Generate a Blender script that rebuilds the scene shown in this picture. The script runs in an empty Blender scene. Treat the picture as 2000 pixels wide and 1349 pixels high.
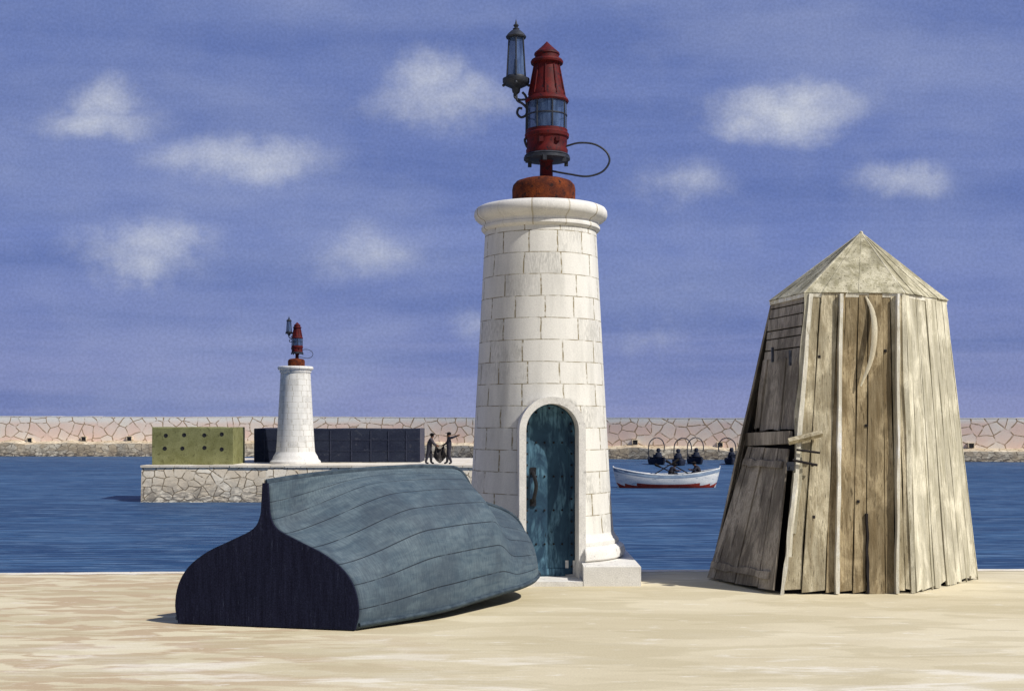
import bpy, math, random
from mathutils import Vector, Matrix, noise as mnoise
random.seed(7)
scene = bpy.context.scene
R = math.radians

# ------------------------------------------------------------------ builder
class B:
    def __init__(s):
        s.v=[]; s.f=[]; s.uv=[]; s.m=[]; s.sm=[]
    def add(s, verts, faces, mi=0, smooth=False, uvs=None):
        o=len(s.v); s.v+= [tuple(p) for p in verts]
        for k,f in enumerate(faces):
            s.f.append([o+i for i in f]); s.m.append(mi); s.sm.append(smooth)
            s.uv.append(uvs[k] if uvs else None)
    def hexa(s, p, mi=0):   # 8 pts: bottom 0-3 ccw, top 4-7
        s.add(p,[(3,2,1,0),(4,5,6,7),(0,1,5,4),(1,2,6,5),(2,3,7,6),(3,0,4,7)],mi)
    def box(s, c, d, rot=None, mi=0):
        x,y,z=[k/2 for k in d]
        p=[Vector(q) for q in [(-x,-y,-z),(x,-y,-z),(x,y,-z),(-x,y,-z),(-x,-y,z),(x,-y,z),(x,y,z),(-x,y,z)]]
        if rot: p=[rot@q for q in p]
        p=[q+Vector(c) for q in p]
        s.hexa(p,mi)
    def lathe(s, prof, seg=64, c=(0,0,0), mi=0, un=10, vn=1/.335, smooth=True, cap=True, squash=1.0):
        vs=[]; n=len(prof)
        for j in range(seg):
            a=math.pi/2+2*math.pi*j/seg
            for r,z in prof: vs.append((c[0]+r*math.cos(a)*squash,c[1]+r*math.sin(a),c[2]+z))
        fs=[];uv=[]
        for j in range(seg):
            k=(j+1)%seg
            for i in range(n-1):
                fs.append((j*n+i,k*n+i,k*n+i+1,j*n+i+1))
                u0=j/seg*un;u1=(j+1)/seg*un;z0=prof[i][1]*vn;z1=prof[i+1][1]*vn
                uv.append([(u0,z0),(u1,z0),(u1,z1),(u0,z1)])
        s.add(vs,fs,mi,smooth,uv)
        if cap:
            o=len(s.v)-len(vs)
            s.f.append([o+j*n for j in range(seg)][::-1]); s.m.append(mi); s.sm.append(False); s.uv.append(None)
            s.f.append([o+j*n+n-1 for j in range(seg)]); s.m.append(mi); s.sm.append(False); s.uv.append(None)
    def tube(s, pts, rad, seg=8, mi=0, smooth=True, flat=1.0):
        pts=[Vector(p) for p in pts]; n=len(pts)
        rr=rad if isinstance(rad,(list,tuple)) else [rad]*n
        vs=[];up=Vector((0,1,0.013))
        for i,p in enumerate(pts):
            t=(pts[min(i+1,n-1)]-pts[max(i-1,0)]).normalized()
            a=t.cross(up)
            if a.length<.15: a=t.cross(Vector((1,0.1,0)))
            a.normalize(); b=t.cross(a).normalized()
            for j in range(seg):
                w=2*math.pi*j/seg
                vs.append(p+a*math.cos(w)*rr[i]+b*math.sin(w)*rr[i]*flat)
        fs=[(i*seg+j,i*seg+(j+1)%seg,(i+1)*seg+(j+1)%seg,(i+1)*seg+j) for i in range(n-1) for j in range(seg)]
        fs.append(tuple(range(seg))[::-1]); fs.append(tuple((n-1)*seg+j for j in range(seg)))
        s.add(vs,fs,mi,smooth)
    def ball(s,c,r,mi=0,seg=16,rings=10,sc=(1,1,1)):
        prof=[(max(1e-4,r*math.sin(math.pi*i/rings)),-r*math.cos(math.pi*i/rings)) for i in range(rings+1)]
        o=len(s.v); s.lathe(prof,seg,(0,0,0),mi,cap=False)
        for i in range(o,len(s.v)):
            q=s.v[i]; s.v[i]=(c[0]+q[0]*sc[0],c[1]+q[1]*sc[1],c[2]+q[2]*sc[2])
    def build(s,name,mats,parent=None,loc=(0,0,0),rotz=0,sharp=35):
        me=bpy.data.meshes.new(name); me.from_pydata(s.v,[],s.f)
        if not isinstance(mats,(list,tuple)): mats=[mats]
        for m in mats: me.materials.append(m)
        uvl=me.uv_layers.new(name="UVMap")
        for p,mi,sm,uv in zip(me.polygons,s.m,s.sm,s.uv):
            p.material_index=mi; p.use_smooth=sm
            if uv:
                for li,q in zip(p.loop_indices,uv): uvl.data[li].uv=q
        me.update()
        import bmesh
        bm=bmesh.new(); bm.from_mesh(me); bmesh.ops.recalc_face_normals(bm,faces=bm.faces); bm.to_mesh(me); bm.free()
        me.set_sharp_from_angle(angle=R(sharp))
        ob=bpy.data.objects.new(name,me); scene.collection.objects.link(ob)
        ob.location=loc; ob.rotation_euler=(0,0,rotz)
        if parent: ob.parent=parent
        return ob

def empty(name,loc,label,cat,group=None,rotz=0):
    e=bpy.data.objects.new(name,None); scene.collection.objects.link(e)
    e.location=loc; e.rotation_euler=(0,0,rotz); e.empty_display_size=.3
    e["label"]=label; e["category"]=cat
    if group: e["group"]=group
    return e
def catmull(pts,n=8):
    pts=[Vector(p) for p in pts]; out=[]
    P=[pts[0]*2-pts[1]]+pts+[pts[-1]*2-pts[-2]]
    for i in range(1,len(P)-2):
        for k in range(n):
            t=k/n;a,b,c,d=P[i-1],P[i],P[i+1],P[i+2]
            out.append(.5*((2*b)+(c-a)*t+(2*a-5*b+4*c-d)*t*t+(3*b-a-3*c+d)*t**3))
    out.append(pts[-1]); return out
def stable(tb,t):  # smooth table
    xs=[p[0] for p in tb]
    i=0
    while i<len(tb)-2 and t>xs[i+1]: i+=1
    a,b=tb[i],tb[i+1]
    def sl(j):
        if j==0: return (tb[1][1]-tb[0][1])/(tb[1][0]-tb[0][0])
        if j==len(tb)-1: return (tb[-1][1]-tb[-2][1])/(tb[-1][0]-tb[-2][0])
        return (tb[j+1][1]-tb[j-1][1])/(tb[j+1][0]-tb[j-1][0])
    h=b[0]-a[0];k=(t-a[0])/h
    return (2*k**3-3*k**2+1)*a[1]+(k**3-2*k*k+k)*h*sl(i)+(-2*k**3+3*k*k)*b[1]+(k**3-k*k)*h*sl(i+1)
def ss(a,b,x):
    x=max(0,min(1,(x-a)/(b-a))); return x*x*(3-2*x)

# ------------------------------------------------------------------ material helpers
class G:
    def __init__(s,nt): s.nt=nt
    def n(s,t,**k):
        nd=s.nt.nodes.new(t)
        for a,b in k.items(): setattr(nd,a,b)
        return nd
    def put(s,sock,val):
        if hasattr(val,'links') or hasattr(val,'is_output'): s.nt.links.new(val,sock)
        else: sock.default_value=val
    def math(s,op,a,b=0.0,c=None,clamp=False):
        nd=s.n('ShaderNodeMath',operation=op); nd.use_clamp=clamp
        s.put(nd.inputs[0],a); s.put(nd.inputs[1],b)
        if c is not None: s.put(nd.inputs[2],c)
        return nd.outputs[0]
    def mix(s,f,a,b,mode='MIX'):
        nd=s.n('ShaderNodeMix',data_type='RGBA',blend_type=mode)
        s.put(nd.inputs[0],f)
        for k,x in ((6,a),(7,b)):
            if isinstance(x,tuple): x=tuple(x)+(1,) if len(x)==3 else x
            s.put(nd.inputs[k],x)
        return nd.outputs[2]
    def mapping(s,vec,scale=(1,1,1),loc=(0,0,0),rot=(0,0,0)):
        nd=s.n('ShaderNodeMapping'); s.put(nd.inputs[0],vec)
        nd.inputs['Scale'].default_value=scale; nd.inputs['Location'].default_value=loc; nd.inputs['Rotation'].default_value=rot
        return nd.outputs[0]
    def noise(s,vec,scale=1,detail=4,rough=.55,dist=0.0):
        nd=s.n('ShaderNodeTexNoise'); s.put(nd.inputs['Vector'],vec)
        nd.inputs['Scale'].default_value=scale; nd.inputs['Detail'].default_value=detail
        nd.inputs['Roughness'].default_value=rough; nd.inputs['Distortion'].default_value=dist
        return nd.outputs['Fac'],nd.outputs['Color']
    def rng(s,v,a,b,c=0.0,d=1.0):
        nd=s.n('ShaderNodeMapRange'); nd.clamp=True
        s.put(nd.inputs[0],v)
        for i,x in zip((1,2,3,4),(a,b,c,d)): nd.inputs[i].default_value=x
        return nd.outputs[0]
    def coord(s,k='Object'): return s.n('ShaderNodeTexCoord').outputs[k]
    def bump(s,h,st=.3,dist=.02):
        nd=s.n('ShaderNodeBump'); nd.inputs['Strength'].default_value=st; nd.inputs['Distance'].default_value=dist
        s.put(nd.inputs['Height'],h); return nd.outputs[0]
def newmat(name,rough=.85,spec=.25):
    m=bpy.data.materials.new(name); m.use_nodes=True
    b=m.node_tree.nodes['Principled BSDF']; b.inputs['Roughness'].default_value=rough
    b.inputs['Specular IOR Level'].default_value=spec
    return m,G(m.node_tree),b
def col(g,b,c): g.put(b.inputs['Base Color'],c)
def wash(name,c1,c2,scale=(2,2,2),c3=None,t3=.66,rough=.85,spec=.2,grain=.12,bump=.25,bd=.01,metal=0,gs=60):
    m,g,b=newmat(name,rough,spec); co=g.coord()
    f,_=g.noise(g.mapping(co,scale),1,5,.62,.3)
    c=g.mix(g.rng(f,.36,.64),c1,c2)
    if c3:
        f2,_=g.noise(g.mapping(co,tuple(k*2.3 for k in scale),loc=(5,3,1)),1,5,.7,.2)
        c=g.mix(g.rng(f2,t3-.04,t3+.04),c,c3)
    f3,_=g.noise(co,gs,2,.6)
    c=g.mix(1.0,c,g.mix(g.rng(f3,.3,.7),(1-grain,)*3,(1+grain,)*3),'MULTIPLY')
    col(g,b,c); b.inputs['Metallic'].default_value=metal
    g.put(b.inputs['Normal'],g.bump(g.math('ADD',f,g.math('MULTIPLY',f3,.3)),bump,bd))
    return m

# tower stone
def tower_stone(name,light,mortar,shade,scale_dash=3.0):
    m,g,b=newmat(name,.9,.15); uv=g.coord('UV'); ob=g.coord()
    _,wc=g.noise(uv,1.3,2,.5)
    wob=g.n('ShaderNodeVectorMath',operation='MULTIPLY_ADD'); g.put(wob.inputs[0],wc); wob.inputs[1].default_value=(.07,.06,0); g.put(wob.inputs[2],uv)
    br=g.n('ShaderNodeTexBrick'); g.put(br.inputs['Vector'],wob.outputs[0])
    br.offset=.45; br.inputs['Scale'].default_value=1; br.inputs['Brick Width'].default_value=1; br.inputs['Row Height'].default_value=1
    br.squash=.78; br.squash_frequency=3
    br.inputs['Mortar Size'].default_value=.021; br.inputs['Mortar Smooth'].default_value=.2
    br.inputs['Color1'].default_value=(0,0,0,1); br.inputs['Color2'].default_value=(1,1,1,1); br.inputs['Mortar'].default_value=(.5,.5,.5,1); br.inputs['Bias'].default_value=0
    blk=g.rng(br.outputs['Color'],.5,.95)
    hat,_=g.noise(g.mapping(ob,(75,75,10),rot=(0,R(20),R(12))),1,2,.5)
    hat=g.rng(hat,.42,.58)
    big,_=g.noise(ob,1.6,3,.5)
    c=g.mix(g.math('MULTIPLY',g.math('MULTIPLY',blk,.75),g.math('MULTIPLY',hat,g.rng(big,.35,.55))),light,shade)
    st,_=g.noise(g.mapping(ob,(4,4,.7)),1,4,.55); c=g.mix(g.math('MULTIPLY',g.rng(st,.46,.70),.40),c,shade)
    dash,_=g.noise(uv,scale_dash,3,.6)
    mf=g.math('MULTIPLY',br.outputs['Fac'],g.rng(dash,.38,.54,.15,.95))
    c=g.mix(mf,c,mortar)
    gr,_=g.noise(ob,45,3,.7); c=g.mix(1.0,c,g.mix(g.rng(gr,.3,.7),(.90,)*3,(1.04,)*3),'MULTIPLY')
    col(g,b,c)
    h=g.math('SUBTRACT',g.math('MULTIPLY',gr,.5),g.math('MULTIPLY',mf,.8)); g.put(b.inputs['Normal'],g.bump(h,.5,.012))
    return m
M={}
M['tower']=tower_stone('tower_stone',(.75,.73,.68),(.27,.225,.14),(.42,.41,.38))
M['plain']=wash('limewash',(.75,.73,.69),(.65,.63,.59),(3,3,3),(.38,.37,.36),.64,grain=.12,bump=.5,bd=.02)
M['cornice']=tower_stone('cornice_stone',(.75,.73,.69),(.35,.29,.18),(.46,.45,.43))
M['red']=wash('red_paint',(.105,.006,.006),(.055,.004,.006),(6,6,6),(.022,.005,.009),.58,rough=.65,spec=.22,grain=.3,bump=.4)
M['rust']=wash('rusty_iron',(.17,.038,.009),(.060,.013,.007),(5,5,5),(.028,.010,.009),.57,rough=.88,grain=.35,bump=.7)
M['iron']=wash('dark_iron',(.012,.015,.025),(.03,.035,.05),(9,9,9),rough=.6,spec=.4,grain=.2)
def glassmat():
    m,g,b=newmat('lantern_glass',.08,.6)
    f,_=g.noise(g.mapping(g.coord(),(14,14,1.5)),1,3,.6)
    col(g,b,g.mix(g.rng(f,.35,.65),(.02,.04,.11),(.12,.19,.36)))
    b.inputs['Alpha'].default_value=.62; return m
M['glass']=glassmat()
M['lens']=wash('lens',(.16,.23,.38),(.03,.06,.15),(16,16,1),rough=.2,spec=.6)
def doormat():
    m,g,b=newmat('door_paint',.7,.22); co=g.coord()
    f,_=g.noise(g.mapping(co,(4,4,1.6)),1,6,.66,1.0)
    f1,_=g.noise(g.mapping(co,(26,26,5),rot=(0,R(14),0)),1,3,.6)
    f2,_=g.noise(g.mapping(co,(3.0,2.2,1.0),loc=(1.6,2,.4)),1,4,.6,1.6)
    c=g.mix(g.rng(f,.35,.65),(.014,.036,.070),(.030,.078,.125))
    c=g.mix(g.math('MULTIPLY',g.rng(f2,.44,.58),g.rng(f1,.34,.60)),c,(.10,.21,.29))
    c=g.mix(g.rng(f,.62,.70),c,(.010,.016,.032))
    col(g,b,c); g.put(b.inputs['Normal'],g.bump(f,.3,.01)); return m
M['door']=doormat()
# hull
def hullmat():
    m,g,b=newmat('hull_paint',.7,.2); uv=g.coord('UV'); co=g.coord()
    sp=g.n('ShaderNodeSeparateXYZ'); g.put(sp.inputs[0],uv)
    fr=g.math('FRACT',sp.outputs[1]); d=g.math('ABSOLUTE',g.math('SUBTRACT',fr,.5))
    seam=g.rng(d,.474,.490)
    br,_=g.noise(g.mapping(uv,(1.4,.6,1)),3,3,.6)
    f,_=g.noise(g.mapping(uv,(1.2,1.4,1)),2,6,.66,.5)
    f2,_=g.noise(co,1.6,5,.6,.4)
    hatch,_=g.noise(g.mapping(uv,(60,2.2,1),rot=(0,0,R(4))),1,3,.6)
    c=g.mix(g.rng(f,.38,.62),(.060,.092,.122),(.110,.150,.178))
    c=g.mix(g.math('MULTIPLY',g.rng(f2,.44,.60),.6),c,(.045,.062,.085))
    c=g.mix(g.math('MULTIPLY',g.rng(hatch,.44,.58),.38),c,(.030,.046,.070))
    sc,_=g.noise(g.mapping(uv,(5,7,1)),9,5,.8); sc2,_=g.noise(co,1.7,3,.5)
    c=g.mix(g.math('MULTIPLY',g.rng(sc,.66,.70),g.rng(sc2,.50,.60)),c,(.38,.41,.42))
    c=g.mix(g.math('MULTIPLY',seam,g.rng(br,.36,.46,.2,.9)),c,(.008,.012,.022))
    col(g,b,c); h=g.math('SUBTRACT',g.math('MULTIPLY',f,.25),seam); g.put(b.inputs['Normal'],g.bump(h,.4,.010)); return m
M['hull']=hullmat()
M['transom']=wash('shaded_transom_paint',(.008,.009,.022),(.014,.016,.036),(26,26,2.0),(.04,.048,.08),.66,rough=.88,spec=.08,grain=.35,bump=.4)  # transom faces away from the sun; its shade is deepened in the colour
M['keel']=wash('keel_wood',(.025,.04,.06),(.06,.085,.108),(8,8,8),rough=.8)
# wood
def wood(name,a,b2,dark,sx=16,sz=.8,contrast=.5,kt=.60):
    m,g,b=newmat(name,.92,.1); co=g.coord()
    f,_=g.noise(g.mapping(co,(sx,sx,sz)),1,6,.68,.25)
    f2,_=g.noise(g.mapping(co,(sx*3,sx*3,sz*1.6),loc=(3,1,2)),1,4,.7)
    f3,_=g.noise(g.mapping(co,(2.4,2.4,1.1)),1,6,.65,.6)
    c=g.mix(g.rng(f,.38,.62),a,b2); c=g.mix(g.math('MULTIPLY',g.rng(f3,.45,.58),contrast),c,tuple(k*.55 for k in b2))
    c=g.mix(g.math('MULTIPLY',g.rng(f3,.50,.38),g.rng(f2,.42,.56)),c,tuple(min(.8,k*1.25) for k in a))
    c=g.mix(g.rng(f2,kt,kt+.08,0,.8),c,dark)
    f4,_=g.noise(co,70,2,.6); c=g.mix(1.0,c,g.mix(g.rng(f4,.3,.7),(.88,)*3,(1.1,)*3),'MULTIPLY')
    col(g,b,c); g.put(b.inputs['Normal'],g.bump(g.math('ADD',f,g.math('MULTIPLY',f2,.6)),.7,.016)); return m
M['wood_mid']=wood('weathered_wood',(.57,.51,.37),(.34,.285,.185),(.10,.08,.05),kt=.58)
M['wood_brown']=wood('brown_wood',(.43,.35,.22),(.24,.18,.10),(.08,.06,.035),contrast=.6,kt=.57)
M['wood_pale']=wood('pale_wood',(.62,.58,.46),(.44,.405,.295),(.20,.175,.115),sx=11,contrast=.4,kt=.59)
M['wood_shade']=wood('shaded_wood',(.36,.32,.27),(.19,.165,.14),(.05,.042,.035),contrast=.6)  # left and rear hut boards: shade mixed into a darker wood colour
M['wood_dark']=wood('dark_wood_gap_shade',(.02,.018,.02),(.035,.03,.03),(.01,.01,.012))  # painted shade for gaps between boards; also dark pegs and nails
M['batten']=wood('bleached_batten',(.76,.73,.63),(.62,.57,.45),(.25,.21,.14),10,.6,.3)
M['peel']=wood('peeled_wood',(.66,.60,.46),(.50,.43,.30),(.2,.15,.1),10,.6,.2)
M['roof']=wood('roof_boards',(.54,.50,.37),(.34,.31,.20),(.14,.12,.075),9,1.3,.55,.56)
# stones
def crazy(name,c1,c2,joint,vs,jw,dash=.45,stain=None,zs=0,ze=1,horiz=1.0,mott=.25,top=None):
    m,g,b=newmat(name,.9,.1); uv=g.coord('UV')
    _,wc=g.noise(uv,.6*vs,2,.5)
    wob=g.n('ShaderNodeVectorMath',operation='MULTIPLY_ADD'); g.put(wob.inputs[0],wc); wob.inputs[1].default_value=(.5/vs,.5/vs,0); g.put(wob.inputs[2],uv)
    mp=g.mapping(wob.outputs[0],(1,horiz,1))
    v=g.n('ShaderNodeTexVoronoi',feature='DISTANCE_TO_EDGE',voronoi_dimensions='2D'); g.put(v.inputs['Vector'],mp); v.inputs['Scale'].default_value=vs
    v2=g.n('ShaderNodeTexVoronoi',feature='F1',voronoi_dimensions='2D'); g.put(v2.inputs['Vector'],mp); v2.inputs['Scale'].default_value=vs
    dn,_=g.noise(uv,vs*1.3,3,.6)
    jd=g.math('ADD',v.outputs['Distance'],g.math('MULTIPLY',g.math('SUBTRACT',dn,.5),jw*.9))
    j=g.rng(jd,jw*.6,jw,1,0)
    j=g.math('MULTIPLY',j,g.rng(dn,dash-.05,dash+.05,.15,.95))
    sp=g.n('ShaderNodeSeparateColor'); g.put(sp.inputs[0],v2.outputs['Color'])
    bn,_=g.noise(uv,.35*vs,5,.65); fn,_=g.noise(uv,6*vs,4,.7)
    c=g.mix(g.math('ADD',g.math('MULTIPLY',sp.outputs[0],.7),g.rng(bn,.35,.65,-.1,.7),clamp=True),c1,c2)
    s2=g.n('ShaderNodeSeparateXYZ'); g.put(s2.inputs[0],uv)
    if top: c=g.mix(g.rng(g.math('ADD',s2.outputs[1],bn),2.9,3.5),c,top)
    c=g.mix(g.math('MULTIPLY',g.rng(fn,.55,.68),mott),c,joint)
    c=g.mix(j,c,joint)
    if stain:
        sn,_=g.noise(g.mapping(uv,(.7,2.2,1)),vs*1.6,5,.7)
        c=g.mix(g.math('MULTIPLY',g.rng(g.math('ADD',s2.outputs[1],g.math('MULTIPLY',sn,1.2)),zs,ze,1,0),g.rng(sn,.42,.54)),c,stain)
    col(g,b,c); g.put(b.inputs['Normal'],g.bump(g.math('SUBTRACT',g.math('MULTIPLY',fn,.3),j),.35,.04)); return m
M['wall']=crazy('pink_rubble_stone',(.90,.82,.71),(.88,.66,.55),(.36,.25,.155),.66,.062,.45,mott=.22,horiz=1.1,top=(.9,.86,.78))
M['ledge']=crazy('ledge_stone',(.80,.72,.57),(.52,.42,.29),(.18,.14,.10),1.1,.09,.50,stain=(.11,.095,.085),zs=-1.3,ze=.5,horiz=1.5,mott=.8)
M['pier']=crazy('pier_stone',(.86,.79,.66),(.70,.60,.46),(.22,.17,.11),1.7,.075,.45,stain=(.12,.112,.105),zs=-1.6,ze=.2,horiz=1.25,mott=.5)
M['cope']=wash('coping_stone',(.88,.85,.79),(.80,.71,.62),(.8,.8,.8),(.4,.33,.26),.70,grain=.1,gs=9)
M['edge']=wash('worn_edge',(.82,.78,.69),(.70,.62,.48),(3,3,3),(.5,.42,.3),.62,grain=.1,gs=30)
M['pier_top']=wash('pier_paving',(.80,.75,.65),(.64,.57,.46),(.6,.6,.6),(.35,.3,.24),.66,gs=12)
M['green']=wash('olive_concrete',(.165,.165,.065),(.24,.24,.11),(1.2,1.2,1.2),(.12,.12,.05),.60,grain=.18,gs=15)
M['navy']=wash('navy_paint',(.012,.016,.035),(.022,.028,.05),(.8,.8,1.4),(.05,.055,.075),.62,grain=.25,gs=12,rough=.85)
M['navy_rib']=wash('navy_rib_paint',(.022,.028,.052),(.035,.04,.066),(2,2,2),grain=.2,gs=12,rough=.85)
M['navy_side']=wash('paler_navy',(.05,.05,.075),(.08,.075,.09),(1,1,1),gs=12)  # end faces, paler than the front
M['hole']=wash('dark_hole',(.012,.013,.02),(.02,.02,.02),(3,3,3))
M['bwhite']=wash('white_boat_paint',(.76,.76,.73),(.58,.60,.63),(1,1,5),(.30,.36,.43),.60,rough=.6,gs=20)
M['bblue']=wash('blue_grey_strake',(.20,.27,.36),(.13,.18,.27),(2,2,3),rough=.6)
M['bred']=wash('red_boot_paint',(.36,.05,.03),(.24,.03,.02),(2,2,2),(.6,.5,.45),.66,rough=.6)
M['bin']=wash('boat_inside',(.12,.14,.17),(.2,.22,.24),(2,2,2))
M['skin']=wash('skin',(.16,.08,.05),(.13,.065,.04),(9,9,9))
M['cloth_d']=wash('dark_cloth',(.022,.022,.032),(.045,.042,.055),(7,7,7))
M['cloth_b']=wash('faded_cloth',(.04,.038,.05),(.07,.06,.065),(7,7,7))
M['hair']=wash('hair',(.012,.01,.01),(.02,.016,.014),(12,12,12))
M['net']=wash('net_cord',(.045,.04,.042),(.08,.07,.068),(12,12,12))
# ground
def groundmat():
    m,g,b=newmat('sandy_quay',.95,.05); co=g.coord()
    n1,_=g.noise(g.mapping(co,(.28,.55,1)),1,5,.6,.5)
    n2,_=g.noise(g.mapping(co,(1.1,3.6,1),loc=(3,7,0)),1,3,.5,.4)
    n3,_=g.noise(g.mapping(co,(1.6,5,1),loc=(9,2,0)),1,5,.72,.3)
    dry,_=g.noise(g.mapping(co,(3,18,1)),1,4,.7)
    c=g.mix(g.rng(n1,.38,.62),(.71,.635,.455),(.60,.525,.355))
    sp=g.n('ShaderNodeSeparateXYZ'); g.put(sp.inputs[0],co)
    left=g.rng(sp.outputs[0],-3.2,-.4,1,.06)
    c=g.mix(g.math('MULTIPLY',g.rng(g.math('ADD',n2,g.math('MULTIPLY',g.math('SUBTRACT',dry,.5),.14)),.47,.52,0,.80),left),c,(.47,.35,.225))
    c=g.mix(g.rng(g.math('ADD',n3,g.math('MULTIPLY',g.math('SUBTRACT',dry,.5),.25)),.59,.67,0,.65),c,(.80,.755,.64))
    near=g.rng(sp.outputs[1],11.8,14.5,1,0)
    n4,_=g.noise(g.mapping(co,(.4,1.4,1),loc=(1,4,0)),1,4,.6,.3)
    c=g.mix(g.math('MULTIPLY',g.rng(g.math('ADD',n4,g.math('MULTIPLY',g.math('SUBTRACT',dry,.5),.35)),.53,.64,0,.7),near),c,(.82,.775,.67))
    n6,_=g.noise(g.mapping(co,(.55,1.8,1),loc=(11,4,0)),1,4,.55,.4)
    c=g.mix(g.rng(n6,.51,.55,0,.48),c,(.52,.45,.29))
    n5,_=g.noise(co,40,3,.7); c=g.mix(1.0,c,g.mix(g.rng(n5,.3,.7),(.91,)*3,(1.05,)*3),'MULTIPLY')
    col(g,b,c); g.put(b.inputs['Normal'],g.bump(g.math('ADD',n5,g.math('MULTIPLY',n2,.5)),.25,.012)); return m
M['ground']=groundmat()
def watermat():
    m,g,b=newmat('harbour_water',.55,.12); co=g.coord()
    n1,_=g.noise(g.mapping(co,(.035,.13,1)),1,4,.6,.3)
    n2,_=g.noise(g.mapping(co,(.22,2.2,1)),1,5,.65,.5)
    n3,_=g.noise(g.mapping(co,(.40,4.2,1),loc=(4,2,0)),1,4,.7,.4)
    n4,_=g.noise(g.mapping(co,(.03,.35,1),loc=(4,2,0)),1,4,.65,.4)
    c=g.mix(g.rng(n1,.38,.62),(.026,.078,.175),(.058,.130,.25))
    c=g.mix(g.rng(n4,.48,.56,0,.65),c,(.018,.050,.125))
    c=g.mix(g.rng(n2,.46,.55,0,.8),c,(.013,.038,.105))
    c=g.mix(g.rng(n3,.53,.60,0,.68),c,(.14,.23,.355))
    col(g,b,c); g.put(b.inputs['Normal'],g.bump(g.math('ADD',n2,g.math('MULTIPLY',n3,.5)),.5,.12)); return m
M['water']=watermat()

# ------------------------------------------------------------------ setting
WZ=-2.13
b=B(); b.add([(-1500,-400,0),(1500,-400,0),(1500,2500,0),(-1500,2500,0)],[(0,1,2,3)])
w=b.build('water',M['water'],loc=(0,0,WZ)); w["kind"]="structure"; w["label"]="deep blue harbour water with fine ripples"
edge=[(-80,19.35),(-9,19.62),(-6.0,19.82),(-1.1,20.02),(-1.1,21.25),(1.95,21.25),(1.95,20.12),(4.0,20.16),(4.0,20.85),(6.3,20.85),(6.3,20.2),(80,20.6)]
poly=[(-80,-60)]+edge+[(80,-60)]
poly=poly[::-1]
b=B(); n=len(poly)
b.add([(x,y,0) for x,y in poly],[tuple(range(n))],0)
b.add([(x,y,0) for x,y in poly]+[(x,y,-3.6) for x,y in poly],[(i,(i+1)%n,n+(i+1)%n,n+i) for i in range(n)],1,
      uvs=[[(poly[i][0],0),(poly[(i+1)%n][0],0),(poly[(i+1)%n][0],-3.6),(poly[i][0],-3.6)] for i in range(n)])
gr=b.build('ground',[M['ground'],M['pier']]); gr["kind"]="structure"; gr["label"]="pale sandy stone quay top"
b=B(); 
pts=[]
for (x0,y0),(x1,y1) in zip(edge,edge[1:]):
    L=math.hypot(x1-x0,y1-y0); k=max(1,int(L/.3))
    for i in range(k): pts.append((x0+(x1-x0)*i/k,y0+(y1-y0)*i/k))
pts.append(edge[-1])
vs=[];fs=[]
for i,(x,y) in enumerate(pts):
    j=.14*mnoise.noise(Vector((x*1.9,y,0))); j2=.04*mnoise.noise(Vector((x*2.3,y+7,0)))
    vs+= [(x,y+.04+j2,.008),(x,y-.20+j,.005)]
    if i: fs.append((2*i-2,2*i-1,2*i+1,2*i))
b.add(vs,fs)
ke=b.build('pavement',M['edge']); ke["kind"]="structure"; ke["label"]="worn pale stone edging of the quay"

# ---- harbour wall
hw=empty('harbour_wall',(0,0,0),'long cream and pinkish rubble-stone breakwater wall closing the harbour','sea wall')
path=catmull([(-140,178,0),(-72,173,0),(-20,169,0),(18,158,0),(62,147,0),(130,140,0)],40)
b=B(); c=B(); l=B(); arc=0
def zt(i,x): return 3.42-.30*ss(-60,50,x)+.07*mnoise.noise(Vector((x*.5,0,0)))+(.10*mnoise.noise(Vector((x*.05,3,0))))
def zl(x): return -.12-.55*ss(-40,45,x)+.30*mnoise.noise(Vector((x*.35,9,0)))
for i in range(len(path)-1):
    p,q=path[i],path[i+1]; L=(q-p).length; a0,a1=arc,arc+L; arc=a1
    z0,z1=zt(i,p.x),zt(i+1,q.x); T=.10
    b.add([(p.x,p.y,WZ-1),(q.x,q.y,WZ-1),(q.x,q.y,z1-T),(p.x,p.y,z0-T)],[(0,1,2,3)],uvs=[[(a0,WZ-1),(a1,WZ-1),(a1,z1),(a0,z0)]])
    b.add([(p.x,p.y+4,WZ-1),(q.x,q.y+4,WZ-1),(q.x,q.y+4,z1-T),(p.x,p.y+4,z0-T)],[(3,2,1,0)],uvs=[[(a0,z0),(a1,z1),(a1,-3),(a0,-3)]])
    c.hexa([(p.x,p.y-.02,z0-T),(q.x,q.y-.02,z1-T),(q.x,q.y+4.1,z1-T),(p.x,p.y+4.1,z0-T),(p.x,p.y-.02,z0),(q.x,q.y-.02,z1),(q.x,q.y+4.1,z1),(p.x,p.y+4.1,z0)])
    e0,e1=zl(p.x),zl(q.x)
    j0=.4*mnoise.noise(Vector((p.x*.3,0,5)));j1=.4*mnoise.noise(Vector((q.x*.3,0,5)))
    l.add([(p.x,p.y-2.2+j0,WZ-1),(q.x,q.y-2.2+j1,WZ-1),(q.x,q.y-1.9+j1,e1-.25),(p.x,p.y-1.9+j0,e0-.25),(q.x,q.y,e1+.1),(p.x,p.y,e0+.1)],
          [(0,1,2,3),(3,2,4,5)],uvs=[[(a0,WZ-1),(a1,WZ-1),(a1,e1),(a0,e0)],[(a0,e0+.3),(a1,e1+.3),(a1,e1+2),(a0,e0+2)]])
b.build('stone_face',M['wall'],hw); c.build('coping',M['cope'],hw); l.build('ledge',M['ledge'],hw)
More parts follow.
